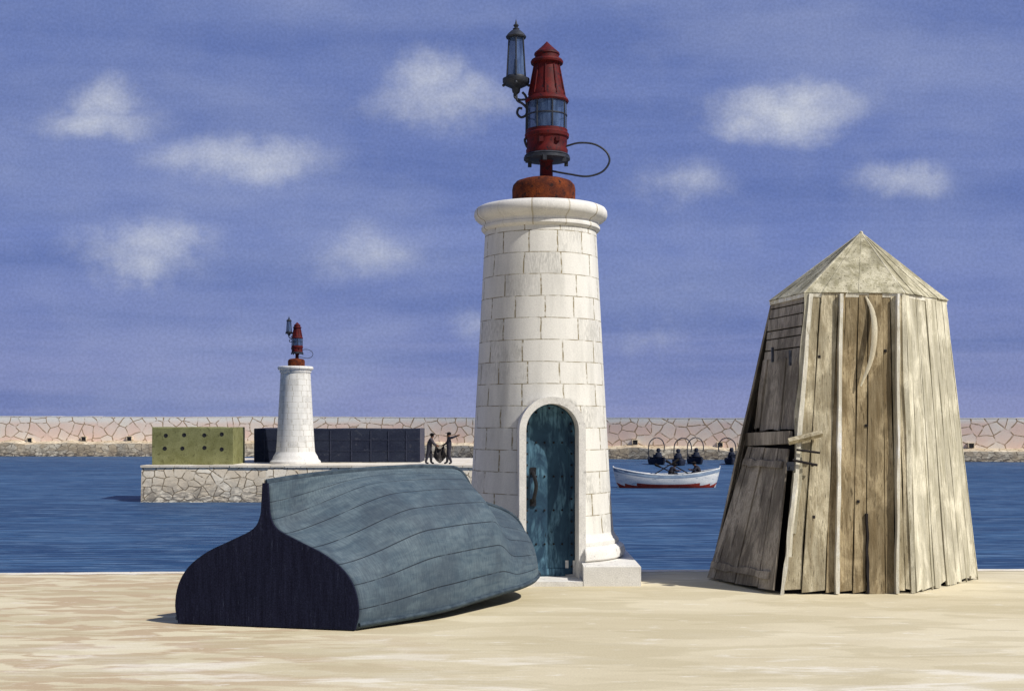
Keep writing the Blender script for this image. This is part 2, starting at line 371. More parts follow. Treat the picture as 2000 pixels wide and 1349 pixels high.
for ux in (-.392,-.348,-.311,.100,.169,.373):
    best=min(path,key=lambda p:abs(p.x/p.y-ux)); 
    q=B(); zz=zl(best.x)+.40
    q.box((0,0,0),(.6,.5,.5)); q.box((0,-.02,.28),(.8,.6,.08)); q.box((-.34,-.02,0),(.08,.6,.5)); q.box((.34,-.02,0),(.08,.6,.5))
    for i in range(len(q.m)): q.m[i]=0 if i<6 else 1
    q.build('drain_opening',[M['hole'],M['ledge']],hw,loc=(best.y*ux,best.y-.05,zz))

# ---- pier
pr=empty('stone_pier',(0,0,0),'low stone pier with rubble sides standing in the harbour water','pier')
b=B(); x0,x1,y0,y1=-21.4,1.6,71,86
segs=46; top=[]
for i in range(segs):
    a=x0+(x1-x0)*i/segs; d=x0+(x1-x0)*(i+1)/segs
    f=lambda x: -.10+.03*mnoise.noise(Vector((x*1.3,1,0)))
    fb=lambda x: -.25+.10*mnoise.noise(Vector((x*.9,5,0)))
    b.add([(a,y0+fb(a),WZ-1),(d,y0+fb(d),WZ-1),(d,y0,f(d)),(a,y0,f(a))],[(0,1,2,3)],0,uvs=[[(a,WZ-1),(d,WZ-1),(d,0),(a,0)]])
b.add([(x0,y0-.25,WZ-1),(x0,y0,-.12),(x0,y1,-.12),(x0,y1,WZ-1)],[(0,1,2,3)],0,uvs=[[(0,WZ-1),(0,0),(15,0),(15,WZ-1)]])
b.add([(x1,y0-.25,WZ-1),(x1,y0,-.12),(x1,y1,-.12),(x1,y1,WZ-1)],[(3,2,1,0)],0,uvs=[[(15,WZ-1),(15,0),(0,0),(0,WZ-1)]])
b.build('stone_side',M['pier'],pr)
b=B(); x=x0-.06
while x<x1:
    wd=random.uniform(.8,1.7); xe=min(x+wd,x1)
    b.box(((x+xe)/2,(y0+y1)/2-.04,-.06+random.uniform(-.012,.012)),(xe-x-.03,y1-y0+.1+random.uniform(-.05,.05),.125)); x=xe
b.build('paving',M['pier_top'],pr)

# blocks on pier
def block(name,x,y,wd,dp,h,mats,label,cat,holes=None,seams=(),bev=.06):
    e=empty(name,(x,y,0.005),label,cat)
    b=B(); nx=14
    def J(a,bb,cc): return .045*mnoise.noise(Vector((a*1.1+x,bb,cc*1.7)))
    prof=[(0,0),(0,h-bev),(bev,h),(dp-bev,h),(dp,h-bev),(dp,0)]
    vs=[]
    for i in range(nx+1):
        xx=-wd/2+wd*i/nx
        for (yy,zz) in prof: vs.append((xx,yy,zz+(J(xx,3,yy) if zz>0 else 0)))
    m=len(prof)
    fs=[(i*m+k,(i+1)*m+k,(i+1)*m+k+1,i*m+k+1) for i in range(nx) for k in range(m-1)]
    b.add(vs,fs,0); b.add(vs[:m],[tuple(range(m))],1); b.add(vs[-m:],[tuple(range(m))[::-1]],1)
    b.build('body',mats,e)
    if holes:
        for hx,hz in holes:
            q=B(); q.lathe([(.09,-.05),(.125,.0),(.115,.008),(.09,.010),(.08,.004),(.001,.004)],10,cap=False)
            o=q.build('lifting_socket',M['hole'],e,loc=(hx,-.003,hz)); o.rotation_euler=(R(90),random.uniform(0,3),0)
    for sx in seams:
        q=B(); q.box((sx,-.02,h/2-.02),(.07,.04,h-.2)); q.build('frame_rib',M['navy_rib'],e)
    if seams:
        for zz in (.72,1.4):
            q=B(); q.box((0,-.012,zz),(wd-.2,.024,.05)); q.build('frame_rib',M['navy_rib'],e)
    return e
hx=[-1.62,-.52,.68,1.66]
block('concrete_block',-18.72,72,4.74,3.2,2.2,[M['green'],M['green']],'olive green concrete block with two rows of dark sockets','concrete block',
      holes=[(v+random.uniform(-.08,.08),z+random.uniform(-.06,.06)) for z in (1.72,.92) for v in hx])
block('storage_container',-10.85,76.2,10.3,4,2.1,[M['navy'],M['navy_side']],'long navy blue storage shed behind the small lighthouse','storage container',seams=(-4.5,-3.4,-.4,.9,2.1,3.2,4.3))

# ------------------------------------------------------------------ lighthouse
def arch(hwid,zs,z0,n=20):
    p=[(-hwid,z0),(-hwid,zs)]
    for i in range(1,n): a=math.pi-math.pi*i/n; p.append((hwid*math.cos(a),zs+hwid*math.sin(a)))
    p+=[(hwid,zs),(hwid,z0)]; return p
def prism(b,pts,ya,yb,mi=0):
    n=len(pts)
    b.add([(x,ya,z) for x,z in pts]+[(x,yb,z) for x,z in pts],[tuple(range(n)),tuple(range(n,2*n))[::-1]]+[(i,(i+1)%n,n+(i+1)%n,n+i) for i in range(n)],mi)
def cut(ob,cutter):
    md=ob.modifiers.new('cut','BOOLEAN'); md.operation='DIFFERENCE'; md.object=cutter; md.solver='EXACT'
    dg=bpy.context.evaluated_depsgraph_get(); me=bpy.data.meshes.new_from_object(ob.evaluated_get(dg))
    ob.modifiers.clear(); old=ob.data; me.name=old.name; ob.data=me
def lighthouse(loc,label,main=True):
    e=empty('lighthouse',loc,label,'lighthouse',group='white harbour lighthouses with red lamps')
    wp=[(1.165,.66),(1.15,.80)]+[(1.145-.26*((z-.8)/4.66)**.93,z) for z in [.8+4.66*i/14 for i in range(1,15)]]
    b=B(); b.lathe(wp,96); tw=b.build('tower_wall',M['tower'],e)
    if main:
        bp=[(1.27,.305),(1.33,.345),(1.345,.42),(1.32,.49),(1.26,.53),(1.235,.535),(1.24,.56),(1.235,.60),(1.20,.63),(1.172,.68),(1.157,.72)]
    else:
        bp=[(1.50,0.0),(1.50,.14),(1.44,.2),(1.36,.28),(1.32,.42),(1.24,.55),(1.19,.64),(1.157,.72)]
    b=B(); b.lathe(bp,96,vn=.2); bm_=b.build('base_moulding',M['plain'],e)
    cp=[(.86,5.43),(.915,5.44),(.945,5.47),(.945,5.51),(.925,5.53),(.925,5.565),(.95,5.59),(1.0,5.61),(1.045,5.65),(1.062,5.70),(1.055,5.76),(1.03,5.80),(.99,5.82),(.3,5.83)]
    b=B(); b.lathe(cp,96,vn=.01,un=9); b.build('cornice',M['cornice'],e)
    if main:
        h=.31;S=1.45;a0,a1=-.30,.60;bk=-.8
        P=[(-S,-S),(a0,-S),(a0,bk),(a1,bk),(a1,-S),(S,-S),(S,S),(-S,S)]
        b=B(); n=8
        b.add([(x,y,0) for x,y in P]+[(x,y,h-.025) for x,y in P]+[(x*.985+.001,y*.985 if y!=bk else y,h) for x,y in P],
              [tuple(range(n))[::-1],tuple(range(2*n,3*n))]+[(i,(i+1)%n,n+(i+1)%n,n+i) for i in range(n)]+[(n+i,n+(i+1)%n,2*n+(i+1)%n,2*n+i) for i in range(n)])
        b.build('plinth',M['plain'],e)
        b=B(); b.box((.15,-1.14,.035),(.88,.66,.07)); b.build('threshold',M['plain'],e)
        cb=B(); prism(cb,arch(.49,2.30,-.5),-3,-.70); co=cb.build('cutter',M['plain'],e,rotz=R(7.5))
        bpy.context.view_layer.update()
        cut(tw,co); cut(bm_,co)
        bpy.data.objects.remove(co)
        b=B(); o=arch(.505,2.30,.0);i_=arch(.40,2.30,.0); n=len(o)
        ya,yb=-1.175,-.69
        vs=[(x,ya,z) for x,z in o]+[(x,ya,z) for x,z in i_]+[(x,yb,z) for x,z in o]+[(x,yb,z) for x,z in i_]
        fs=[]
        for k in range(n-1):
            fs+=[(k,k+1,n+k+1,n+k),(2*n+k,2*n+k+1,k+1,k),(n+k,n+k+1,3*n+k+1,3*n+k)]
        b.add(vs,fs,0,False)
        b.build('door_frame',M['plain'],e,rotz=R(7.5))
        DO=.09
        d=B(); prism(d,arch(.40,2.29,.07),-.93+DO,-.86+DO)
        o=arch(.385,2.29,.10); i_=arch(.30,2.29,.19); n=len(o)
        vs=[(x,-.945+DO,z) for x,z in o]+[(x,-.945+DO,z) for x,z in i_]+[(x,-.925+DO,z) for x,z in o]+[(x,-.925+DO,z) for x,z in i_]
        fs=[]
        for k in range(n):
            k2=(k+1)%n; fs+=[(k,k2,n+k2,n+k),(2*n+k,2*n+k2,k2,k),(n+k,n+k2,3*n+k2,3*n+k)]
        d.add(vs,fs,0)
        for k in range(13):
            z=.22+k*.172
            for x in (-.345,.345): d.ball((x,-.95+DO,z),.017,1,8,6)
            if k in (2,5,8,11):
                for x in (-.2,-.07,.07,.2): d.ball((x,-.935+DO,z),.017,1,8,6)
        for k in range(5):
            a=math.pi*(k+.5)/5; d.ball((.345*math.cos(a),-.95+DO,2.29+.345*math.sin(a)),.017,1,8,6)
        do=d.build('door',[M['door'],M['hole']],e,rotz=R(7.5))
        hb=B(); hb.tube(catmull([(-.25,-.94+DO,1.66),(-.25,-1.01+DO,1.63),(-.215,-1.03+DO,1.45),(-.25,-1.01+DO,1.25),(-.25,-.94+DO,1.22)],6),.028)
        hb.box((-.25,-.95+DO,1.68),(.09,.02,.11)); hb.box((-.25,-.95+DO,1.20),(.09,.02,.11))
        hb.build('handle',M['hole'],do)
    b=B(); b.lathe([(.49,5.825),(.50,5.86),(.505,6.12),(.49,6.19),(.44,6.245),(.34,6.28),(.2,6.30),(.1,6.31)],48,c=(.05,0,0)); 
    b.build('lamp_pedestal',M['rust'],e)
    lx=.10
    ln=B(); ln.lathe([(.13,6.29),(.105,6.33),(.10,6.56),(.15,6.62)],24,c=(lx-.01,0,0))
    ln.lathe([(.20,6.66),(.33,6.69),(.335,6.75),(.315,6.79),(.32,6.86),(.325,6.93),(.35,6.95),(.355,7.0),(.33,7.03),(.33,7.07),(.28,7.08)],48,c=(lx,0,0))
    ln.box((lx-.1,-.33,6.86),(.07,.05,.08)); ln.box((lx+.16,-.29,6.87),(.06,.06,.07))
    lan=ln.build('lantern',M['red'],e)
    b=B(); b.lathe([(.2,6.585),(.34,6.59),(.37,6.60),(.37,6.635),(.35,6.65),(.36,6.66),(.335,6.685),(.2,6.69)],40,c=(lx,0,0))
    for k in range(6):
        a=k*math.pi/3+.4; b.box((lx+.34*math.cos(a),.34*math.sin(a),6.575),(.06,.06,.09))
    b.build('base_ring',M['iron'],lan)
    b=B(); b.lathe([(.312,7.075),(.312,7.52)],48,c=(lx,0,0),cap=False); b.build('glass',M['glass'],lan)
    b=B(); b.lathe([(.08,7.07),(.15,7.12),(.19,7.2),(.2,7.3),(.19,7.4),(.15,7.48),(.08,7.53)],32,c=(lx,0,0)); b.build('lens',M['lens'],lan)
    b=B()
    for k in range(8):
        a=k*math.pi/4+.25; b.tube([(lx+.318*math.cos(a),.318*math.sin(a),7.07),(lx+.318*math.cos(a),.318*math.sin(a),7.53)],.013,6)
    b.lathe([(.31,7.29),(.325,7.295),(.325,7.31),(.31,7.315)],40,c=(lx,0,0),cap=False)
    b.build('glazing_bar',M['iron'],lan)
    b=B(); b.lathe([(.26,7.50),(.335,7.505),(.35,7.53),(.335,7.565),(.30,7.60),(.295,7.66),(.275,7.70),(.262,7.78),(.245,7.86),(.228,7.96),(.21,8.06),(.20,8.12),(.205,8.125),(.255,8.13),(.262,8.16),(.245,8.19),(.195,8.195),(.19,8.26),(.205,8.275),(.20,8.30),(.09,8.40),(.03,8.46),(.001,8.49)],32,c=(lx,0,0),cap=False)
    for k in range(10):
        a=k*math.pi/5+.2
        b.tube([(lx+.30*math.cos(a),.30*math.sin(a),7.62),(lx+.203*math.cos(a),.203*math.sin(a),8.12)],.012,6)
    b.build('lantern_roof',M['red'],lan,sharp=28)
    sx=-.392
    s=B(); s.lathe([(.02,7.64),(.06,7.68),(.07,7.74),(.12,7.765),(.19,7.80),(.215,7.84),(.215,7.89),(.17,7.905),(.16,7.93)],32,c=(sx,0,0))
    for a in (0,1.57,3.14,4.71): s.ball((sx+.2*math.cos(a),.2*math.sin(a),7.79),.025,0,8,6)
    s.tube(catmull([(sx,0,7.66),(sx+.02,0,7.55),(sx+.10,0,7.50),(sx+.17,0,7.42),(sx+.16,0,7.32),(sx+.08,0,7.28),(sx+.02,0,7.34),(sx+.04,0,7.42),(sx+.10,0,7.42)],6),.020)
    s.tube(catmull([(sx-.02,0,7.70),(sx-.02,0,7.60),(sx+.06,0,7.56),(sx+.15,0,7.56),(sx+.2,0,7.5)],6),.018)
    s.tube(catmull([(sx+.10,0,7.68),(sx+.15,0,7.62),(sx+.17,0,7.5),(sx+.165,0,7.0),(sx+.14,0,6.92),(sx+.17,0,6.82),(sx+.21,0,6.78)],6),.020)
    sl=s.build('side_lantern',M['iron'],e)
    s=B(); s.lathe([(.165,7.92),(.125,8.55)],6,c=(sx,0,0),cap=False,smooth=False); s.build('glass',M['glass'],sl)
    s=B()
    for k in range(6):
        a=math.pi/2+k*math.pi/3; s.tube([(sx+.168*math.cos(a),.168*math.sin(a),7.91),(sx+.128*math.cos(a),.128*math.sin(a),8.56)],.012,6)
    s.tube([(sx,0,7.93),(sx,0,8.2)],[.05,.03],8)
    s.build('glazing_bar',M['iron'],sl)
    s=B(); s.lathe([(.10,8.53),(.155,8.54),(.165,8.56),(.13,8.61),(.08,8.655),(.05,8.67),(.055,8.69),(.025,8.71),(.045,8.745),(.02,8.77),(.001,8.85)],24,c=(sx,0,0),cap=False); s.build('lantern_cap',M['iron'],sl)
    q=[((px-1056)/122.4,y,2.4+(827-py)/122.4) for px,y,py in ((1104,-.10,289),(1130,-.16,284),(1160,-.2,288),(1182,-.22,303),(1188,-.22,322),(1174,-.2,341),(1145,-.17,349),(1112,-.1,343),(1074,-.05,335))]
    s=B(); s.tube(catmull(q,8),.016); s.build('cable',M['iron'],e)
    return e
lighthouse((.457,19.6,0),'white stone lighthouse with arched blue door and red lantern on quay',True)
lighthouse((-13.0,73.8,.006),'white stone lighthouse with red lantern standing on the stone pier',False)

# ------------------------------------------------------------------ upturned boat
S0=[(0.03,1.0),(.04,.88),(.055,.77),(.13,.68),(.36,.60),(.64,.51),(.85,.40),(.965,.27),(1.0,.12),(.965,0)]
S1=[(0.03,1.0),(.07,.965),(.16,.93),(.33,.87),(.54,.79),(.74,.68),(.89,.53),(.97,.36),(1.0,.17),(.98,0)]
S2=[(0.05,1.0),(.10,.97),(.18,.93),(.31,.87),(.46,.79),(.63,.67),(.79,.52),(.90,.34),(.97,.16),(1,0)]
kz=[(0,1.70),(.1,1.745),(.3,1.80),(.5,1.82),(.64,1.80),(.695,1.765),(.73,1.62),(.76,1.42),(.785,1.32),(.82,1.27),(.88,1.19),(.94,1.06),(.975,.88),(1,.60)]
gz=[(0,.015),(.2,.05),(.45,.11),(.7,.17),(.85,.22),(1,.32)]
hb=[(0,1.16),(.15,1.17),(.35,1.12),(.55,.98),(.7,.86),(.82,.74),(.9,.60),(.96,.38),(1,.06)]
bo=empty('upturned_boat',(-2.90,14.5,0),'dark slate blue wooden boat lying upside down on the sand','boat')
PH0,PH1=13,31
BX,BY=3.12,3.05
def hullpt(t,side,sec):
    cx=BX*t;cy=BY*t
    phi=R(PH0+PH1*ss(0,.75,t))
    wdt=stable(hb,t); k=stable(kz,t); g0=stable(gz,t)
    return [Vector((cx+side*max(w*wdt,.028)*math.cos(phi), cy-side*max(w*wdt,.028)*math.sin(phi), g0+h*(k-g0))) for w,h in sec]
def section(t):
    a=ss(0,.34,t); c=ss(.66,.78,t); s=[]
    for p,q,r in zip(S0,S1,S2):
        m=(p[0]+(q[0]-p[0])*a,p[1]+(q[1]-p[1])*a); s.append((m[0]+(r[0]-m[0])*c,m[1]+(r[1]-m[1])*c,0))
    return [(v[0],v[1]) for v in catmull(s,4)]
b=B(); nt=80; rows=[]
for i in range(nt+1):
    t=i/nt; sec=section(t); rows.append((hullpt(t,-1,sec)[::-1],hullpt(t,1,sec)))
ns=len(rows[0][0]); vs=[]
for l_,r_ in rows: vs+=l_+r_
W=2*ns; fs=[];uv=[]
for i in range(nt):
    for j in range(W-1):
        fs.append((i*W+j,(i+1)*W+j,(i+1)*W+j+1,i*W+j+1))
        f=lambda jj:(abs(jj-(ns-.5))-.5)/(ns-1)*8
        uv.append([(i/nt*4.4,f(j)),((i+1)/nt*4.4,f(j)),((i+1)/nt*4.4,f(j+1)),(i/nt*4.4,f(j+1))])
b.add(vs,fs,0,True,uv); hull=b.build('hull',M['hull'],bo,sharp=50)
md=hull.modifiers.new('thickness','SOLIDIFY'); md.thickness=.035; md.offset=-1 
sec=section(0); L_=hullpt(0,-1,sec)[::-1]; Rr=hullpt(0,1,sec); ring=L_+Rr
phi=R(PH0); nrm=Vector((-math.sin(phi),-math.cos(phi),0))
b=B(); n=len(ring); 
f1=[p+nrm*.035 for p in ring]; f0=[p-nrm*.02 for p in ring]
b.add(f1+f0,[tuple(range(n)),tuple(range(n,2*n))[::-1]]+[(i,(i+1)%n,n+(i+1)%n,n+i) for i in range(n)])
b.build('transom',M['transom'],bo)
b=B(); pts=[]
for i in range(nt+1):
    t=i/nt; pts.append(Vector((BX*t,BY*t,stable(kz,t)+.012)))
pts.append(Vector((BX+.02,BY+.02,.32)))
b.tube(pts,.035,6,flat=.75); b.build('keel',M['keel'],bo)
for sd_ in (1,-1):
    b=B(); pts=[hullpt(i/nt,sd_,[(1.0,.02)])[0] for i in range(nt+1)]
    b.tube([p+Vector((0,0,.02)) for p in pts],.026,8); b.build('gunwale',M['keel'],bo)

# ------------------------------------------------------------------ hut
HX,HY=5.15,18.95
hut=empty('wooden_hut',(HX,HY,0),'weathered six-sided tapering plank hut with pointed roof','hut')
V=lambda x,y,z:Vector((x-HX,y-HY,z))
bot=[V(3.09,19.0,0),V(3.80,17.32,0),V(5.69,17.42,0),V(7.17,19.0,0),V(6.2,20.6,0),V(4.1,20.6,0)]
top=[V(4.03,18.9,4.30),V(4.28,17.82,4.30),V(5.66,17.82,4.30),V(6.63,18.9,4.30),V(6.05,20.0,4.30),V(4.7,20.0,4.30)]
mid=[bt.lerp(tp,.5) for bt,tp in zip(bot,top)]
mid[0]=V(3.76,18.95,2.15); mid[1]=V(4.06,17.58,2.15)
cen=V(5.2,18.95,0)
def inset(p,k=.94):
    c=Vector((cen.x,cen.y,p.z)); return c+(p-c)*k
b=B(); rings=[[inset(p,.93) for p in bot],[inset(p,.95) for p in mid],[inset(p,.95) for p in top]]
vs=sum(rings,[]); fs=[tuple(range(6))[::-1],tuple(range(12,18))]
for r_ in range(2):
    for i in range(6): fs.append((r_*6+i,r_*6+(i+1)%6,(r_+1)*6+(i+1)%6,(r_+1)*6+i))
b.add(vs,fs); b.build('gap_shade_core',M['wood_dark'],hut)  # dark core added behind the boards so the gaps read as shade
def boards(b,A,Bq,C,D,us,thick=.03,gap=.005,off=(.0,.022),v0=0,v1=1,mi=0,horizontal=False,jit=.03,mlist=None,segs=6,wav=.012):
    nr=(Bq-A).cross(C-A).normalized()
    if nr.dot(A-Vector((cen.x,cen.y,A.z)))<0: nr=-nr
    Pf=lambda u,v:(A.lerp(Bq,u)).lerp(C.lerp(D,u),v)
    for k in range(len(us)-1):
        a,c=us[k],us[k+1]
        o=random.uniform(*off); m=mlist[k] if mlist else mi
        o0,o1=o+random.uniform(0,.012),o+random.uniform(0,.012)
        if horizontal:
            j0,j1=random.uniform(-jit,jit)*.3,random.uniform(-jit,jit)*.3
            q=[Pf(j0,a+gap),Pf(1+j1,a+gap),Pf(1+j1,c-gap),Pf(j0,c-gap)]
            b.hexa([q[0]+nr*o,q[1]+nr*o,q[1]+nr*(o+thick),q[0]+nr*(o+thick),q[3]+nr*o,q[2]+nr*o,q[2]+nr*(o+thick),q[3]+nr*(o+thick)],m)
        else:
            vv0=v0+random.uniform(0,jit)*.3; vv1=v1-random.uniform(0,jit)*.15
            vs=[];fs=[]
            sd=random.uniform(0,50)
            for s in range(segs+1):
                v=vv0+(vv1-vv0)*s/segs
                e=wav*mnoise.noise(Vector((sd,v*4,0))); e2=wav*mnoise.noise(Vector((sd+9,v*4,0)))
                p=Pf(a+gap+e*.5,v);q=Pf(c-gap+e2*.5,v); ox=o0+(o1-o0)*s/segs+e*1.2
                if s==0: q=Pf(c-gap+e2*.5,v+random.uniform(-.006,.01))
                vs+=[p+nr*ox,q+nr*ox,q+nr*(ox+thick),p+nr*(ox+thick)]
            for s in range(segs):
                for w in range(4): fs.append((s*4+w,s*4+(w+1)%4,(s+1)*4+(w+1)%4,(s+1)*4+w))
            fs+=[(3,2,1,0),tuple(segs*4+w for w in range(4))]
            b.add(vs,fs,m)
    return nr,Pf
def rus(n,j=.3):
    u=[0]; 
    for i in range(1,n): u.append((i+random.uniform(-j,j))/n)
    return u+[1]
b=B(); us=[0,.14,.32,.40,.53,.63,.78,.86,.93,1]
nr,Pf=boards(b,bot[1],bot[2],top[1],top[2],us,mlist=[0,0,1,1,1,1,1,0,0],segs=14,jit=.05,gap=.004,wav=.018)
for u,v in ((.16,.78),(.80,.80),(.56,.30),(.2,.25),(.16,.42),(.62,.55)):
    c=Pf(u,v)+nr*.055; b.box(c,(.035,.02,.04),mi=2)
b.build('plank_wall',[M['wood_mid'],M['wood_brown'],M['wood_dark']],hut)
def strip(name,P0,P1,wd,th,nrm,mat,wob=.016,seg=16,parent=hut):
    b=B(); ax=(P1-P0).normalized(); sd=ax.cross(nrm).normalized(); vs=[];fs=[]; s0=random.uniform(0,90)
    for i in range(seg+1):
        t=i/seg; c=P0.lerp(P1,t)+sd*wob*mnoise.noise(Vector((s0,t*5,0))); ww=wd*(1+.5*mnoise.noise(Vector((s0+5,t*7,0))))
        vs+=[c-sd*ww/2,c+sd*ww/2,c+sd*ww/2+nrm*th,c-sd*ww/2+nrm*th]
    for s in range(seg):
        for w in range(4): fs.append((s*4+w,s*4+(w+1)%4,(s+1)*4+(w+1)%4,(s+1)*4+w))
    fs+=[(3,2,1,0),tuple(seg*4+w for w in range(4))]
    b.add(vs,fs); return b.build(name,mat,parent)
for u0,u1,wd,v0 in ((.405,.335,.05,0),(.86,.93,.04,0),(.02,.02,.06,.12)):
    strip('batten',Pf(u0,v0)+nr*.04,Pf(u1,.99)+nr*.04,wd,.085,nr,M['batten'])
strip('corner_post',Pf(.992,.0)+nr*.03,Pf(.992,.99)+nr*.03,.06,.03,nr,M['wood_pale'])
strip('split_board',Pf(.64,0)+nr*.045,Pf(.63,.26)+nr*.045,.035,.04,nr,M['wood_dark'])
b=B(); pts=catmull([Pf(.60,.985)+nr*.06,Pf(.665,.93)+nr*.09,Pf(.675,.86)+nr*.14,Pf(.64,.77)+nr*.16,Pf(.555,.68)+nr*.10],6)
n=len(pts); b.tube(pts,[.008+.034*math.sin(math.pi*min(1,(i+.5)/n))**.8 for i in range(n)],6,flat=.3); b.build('peeled_board',M['peel'],hut)
b=B(); nr2,Pf2=boards(b,bot[2],bot[3],top[2],top[3],rus(8,.3),segs=12,gap=.003,off=(0,.010),wav=.012,jit=.05); b.build('plank_wall',[M['wood_pale']],hut)
for u in (.25,.52,.8,.985):
    strip('batten',Pf2(u,0)+nr2*.03,Pf2(u,.99)+nr2*.03,.024,.02,nr2,M['wood_pale'])
for i in (3,4,5):
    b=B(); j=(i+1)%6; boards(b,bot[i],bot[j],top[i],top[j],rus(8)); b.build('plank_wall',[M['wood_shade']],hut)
b=B()
A,Bq,C,D=mid[0],mid[1],top[0],top[1]
us=[.56,.63,.71,.77,.86,.93,1.0]
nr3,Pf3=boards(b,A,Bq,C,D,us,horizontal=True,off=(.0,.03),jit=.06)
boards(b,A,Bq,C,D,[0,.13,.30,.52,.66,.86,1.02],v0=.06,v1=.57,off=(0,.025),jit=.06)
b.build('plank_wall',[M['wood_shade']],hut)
b=B()
A2=bot[0]; B2=V(3.755,17.30,.02); C2=V(3.72,18.95,2.02); D2=V(4.02,17.54,2.02)
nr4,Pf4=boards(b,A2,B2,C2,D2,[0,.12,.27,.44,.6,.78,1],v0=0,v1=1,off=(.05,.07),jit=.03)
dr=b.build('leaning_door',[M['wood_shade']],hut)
for v in (.1,.88):
    strip('door_ledge',Pf4(.03,v)+nr4*.10,Pf4(.93,v)+nr4*.10,.10,.03,nr4,M['wood_shade'],parent=dr)
b=B()
P0=Pf3(-.10,-.0)+nr3*.07; P1=Pf3(1.02,.02)+nr3*.07
b.hexa([P0-Vector((0,0,.11)),P1-Vector((0,0,.09)),P1-Vector((0,0,.09))+nr3*.05,P0-Vector((0,0,.11))+nr3*.05,
        P0+Vector((0,0,.09)),P1+Vector((0,0,.09)),P1+Vector((0,0,.09))+nr3*.05,P0+Vector((0,0,.09))+nr3*.05])
b.build('brace_board',M['wood_shade'],hut)
for (px,py,px2,py2,y,r) in ((1540,862,1606,846,17.40,.05),(1556,878,1602,884,17.38,.016),(1548,898,1597,908,17.36,.018)):
    b=B()
    p=V((px-1000)/2400*y,y,2.4+(827-py)/2400*y);q=V((px2-1000)/2400*y,y+.02,2.4+(827-py2)/2400*y)
    b.tube([p,q],r,4 if r>.04 else 8,smooth=False)
    b.build('brace_peg',M['wood_mid'] if r>.04 else M['wood_dark'],hut)
for c_,d_ in (((3.93,17.33,1.80),(.09,.09,.12)),((3.86,18.2,3.42),(.03,.06,.22)),((4.02,17.75,3.35),(.03,.06,.22))):
    b=B(); b.box(V(*c_),d_); b.box(V(c_[0],c_[1]-.02,c_[2]-.02),(d_[0]*.6,d_[1]*1.3,d_[2]*.4)); b.build('hinge',M['iron'],hut)
strip('corner_post',V(3.98,17.42,.85),V(4.27,17.78,4.28),.11,.07,Vector((-.2,-.98,0)).normalized(),M['wood_pale'],.05)
strip('corner_post',V(3.80,17.27,.0),V(4.02,17.40,1.7),.05,.06,Vector((-.2,-.98,0)).normalized(),M['batten'],.03)
apex=V(5.37,18.9,5.33); ct=Vector((apex.x,apex.y,4.30))
ev=[ct+(p-ct)*1.05 for p in top]
b=B()
for p in ev: p.z=4.285+random.uniform(-.012,.012)
low=[Vector((p.x,p.y,p.z-.055)) for p in ev]
for i in range(6):
    j=(i+1)%6; us=rus(5)
    for k in range(5):
        nn=(ev[j]-ev[i]).cross(apex-ev[i]).normalized()
        if nn.z<0: nn=-nn
        o=nn*(.004+.006*(k%2)+random.uniform(0,.004))
        ap0=ev[i].lerp(ev[j],us[k]).lerp(apex,.985);ap1=ev[i].lerp(ev[j],us[k+1]).lerp(apex,.985)
        e_=(ev[i].lerp(ev[j],.5)-ct).normalized()*random.uniform(0,.03)
        q0,q1=ev[i].lerp(ev[j],us[k])+o+e_,ev[i].lerp(ev[j],us[k+1])+o+e_
        b.add([q0,q1,ap1+o,ap0+o],[(0,1,2,3)],0)
b.add(ev+[apex],[(i,(i+1)%6,6) for i in range(6)],0)
b.add(ev+low,[(i,6+i,6+(i+1)%6,(i+1)%6) for i in range(6)],1); b.add(low,[tuple(range(6))],1)
b.build('roof',[M['roof'],M['batten']],hut)
b=B()
for i in range(6):
    b.tube([ev[i],ev[i].lerp(apex,.5)+Vector((0,0,.006)),apex],[.018,.016,.014],5)
b.ball(apex,.03,0,10,8); b.build('roof_ridge',M['wood_pale'],hut)

# ------------------------------------------------------------------ generic open boat
def open_boat(parent,L,beam,free,rise,mats,depth=.35,rake=.35):
    n=28; m=8; b=B(); vs=[]
    for i in range(n+1):
        t=i/n; s=2*t-1
        wd=beam/2*(1-abs(s)**2.6)**.8+.03
        zt=free+rise*abs(s)**2.3*(1.0 if s<0 else .85); zb=-depth+ (depth+.1)*abs(s)**6
        for sd in (-1,1):
            rr=range(m+1) if sd==1 else range(m,0,-1)
            for j in rr:
                u=j/m; w=wd*math.sin(u*math.pi/2)**.75; z=zb+(zt-zb)*u**1.5
                x=s*L/2+ s*rake*u*abs(s)**4
                vs.append((x,sd*w,z))
    W=2*m+1
    fs=[];ms=[]
    for i in range(n):
        for j in range(W-1):
            f=(i*W+j,(i+1)*W+j,(i+1)*W+j+1,i*W+j+1); fs.append(f)
            z=sum(vs[k][2] for k in f)/4; k=min(j,W-2-j)
            ms.append(1 if z<.28 else (2 if k==0 else 0))
    b.add(vs,fs,0,True); b.m=ms
    h=b.build('hull',mats,parent,sharp=60); md=h.modifiers.new('thickness','SOLIDIFY'); md.thickness=.05; md.offset=0
    for sd in (-1,1):
        g_=B(); pts=[]
        for i in range(n+1):
            k=i*W+(0 if sd<0 else W-1); q=vs[k]; pts.append((q[0],q[1],q[2]+.01))
        g_.tube(pts,.045,6); g_.build('gunwale',mats[3],parent)
    for s in (-.5,-.08,.36):
        g_=B(); wd=beam/2*(1-abs(s)**2.6)**.8; g_.box((s*L/2,0,free-.22),(.28,wd*1.9,.05)); g_.build('thwart',mats[4],parent)
    for s in (-1,1):
        g_=B(); g_.tube([(s*(L/2-.02),0,.0),(s*(L/2+rake*.5),0,free*.7),(s*(L/2+rake+.03),0,free+rise+.12)],.055,6); g_.build('stem_post',mats[3],parent)
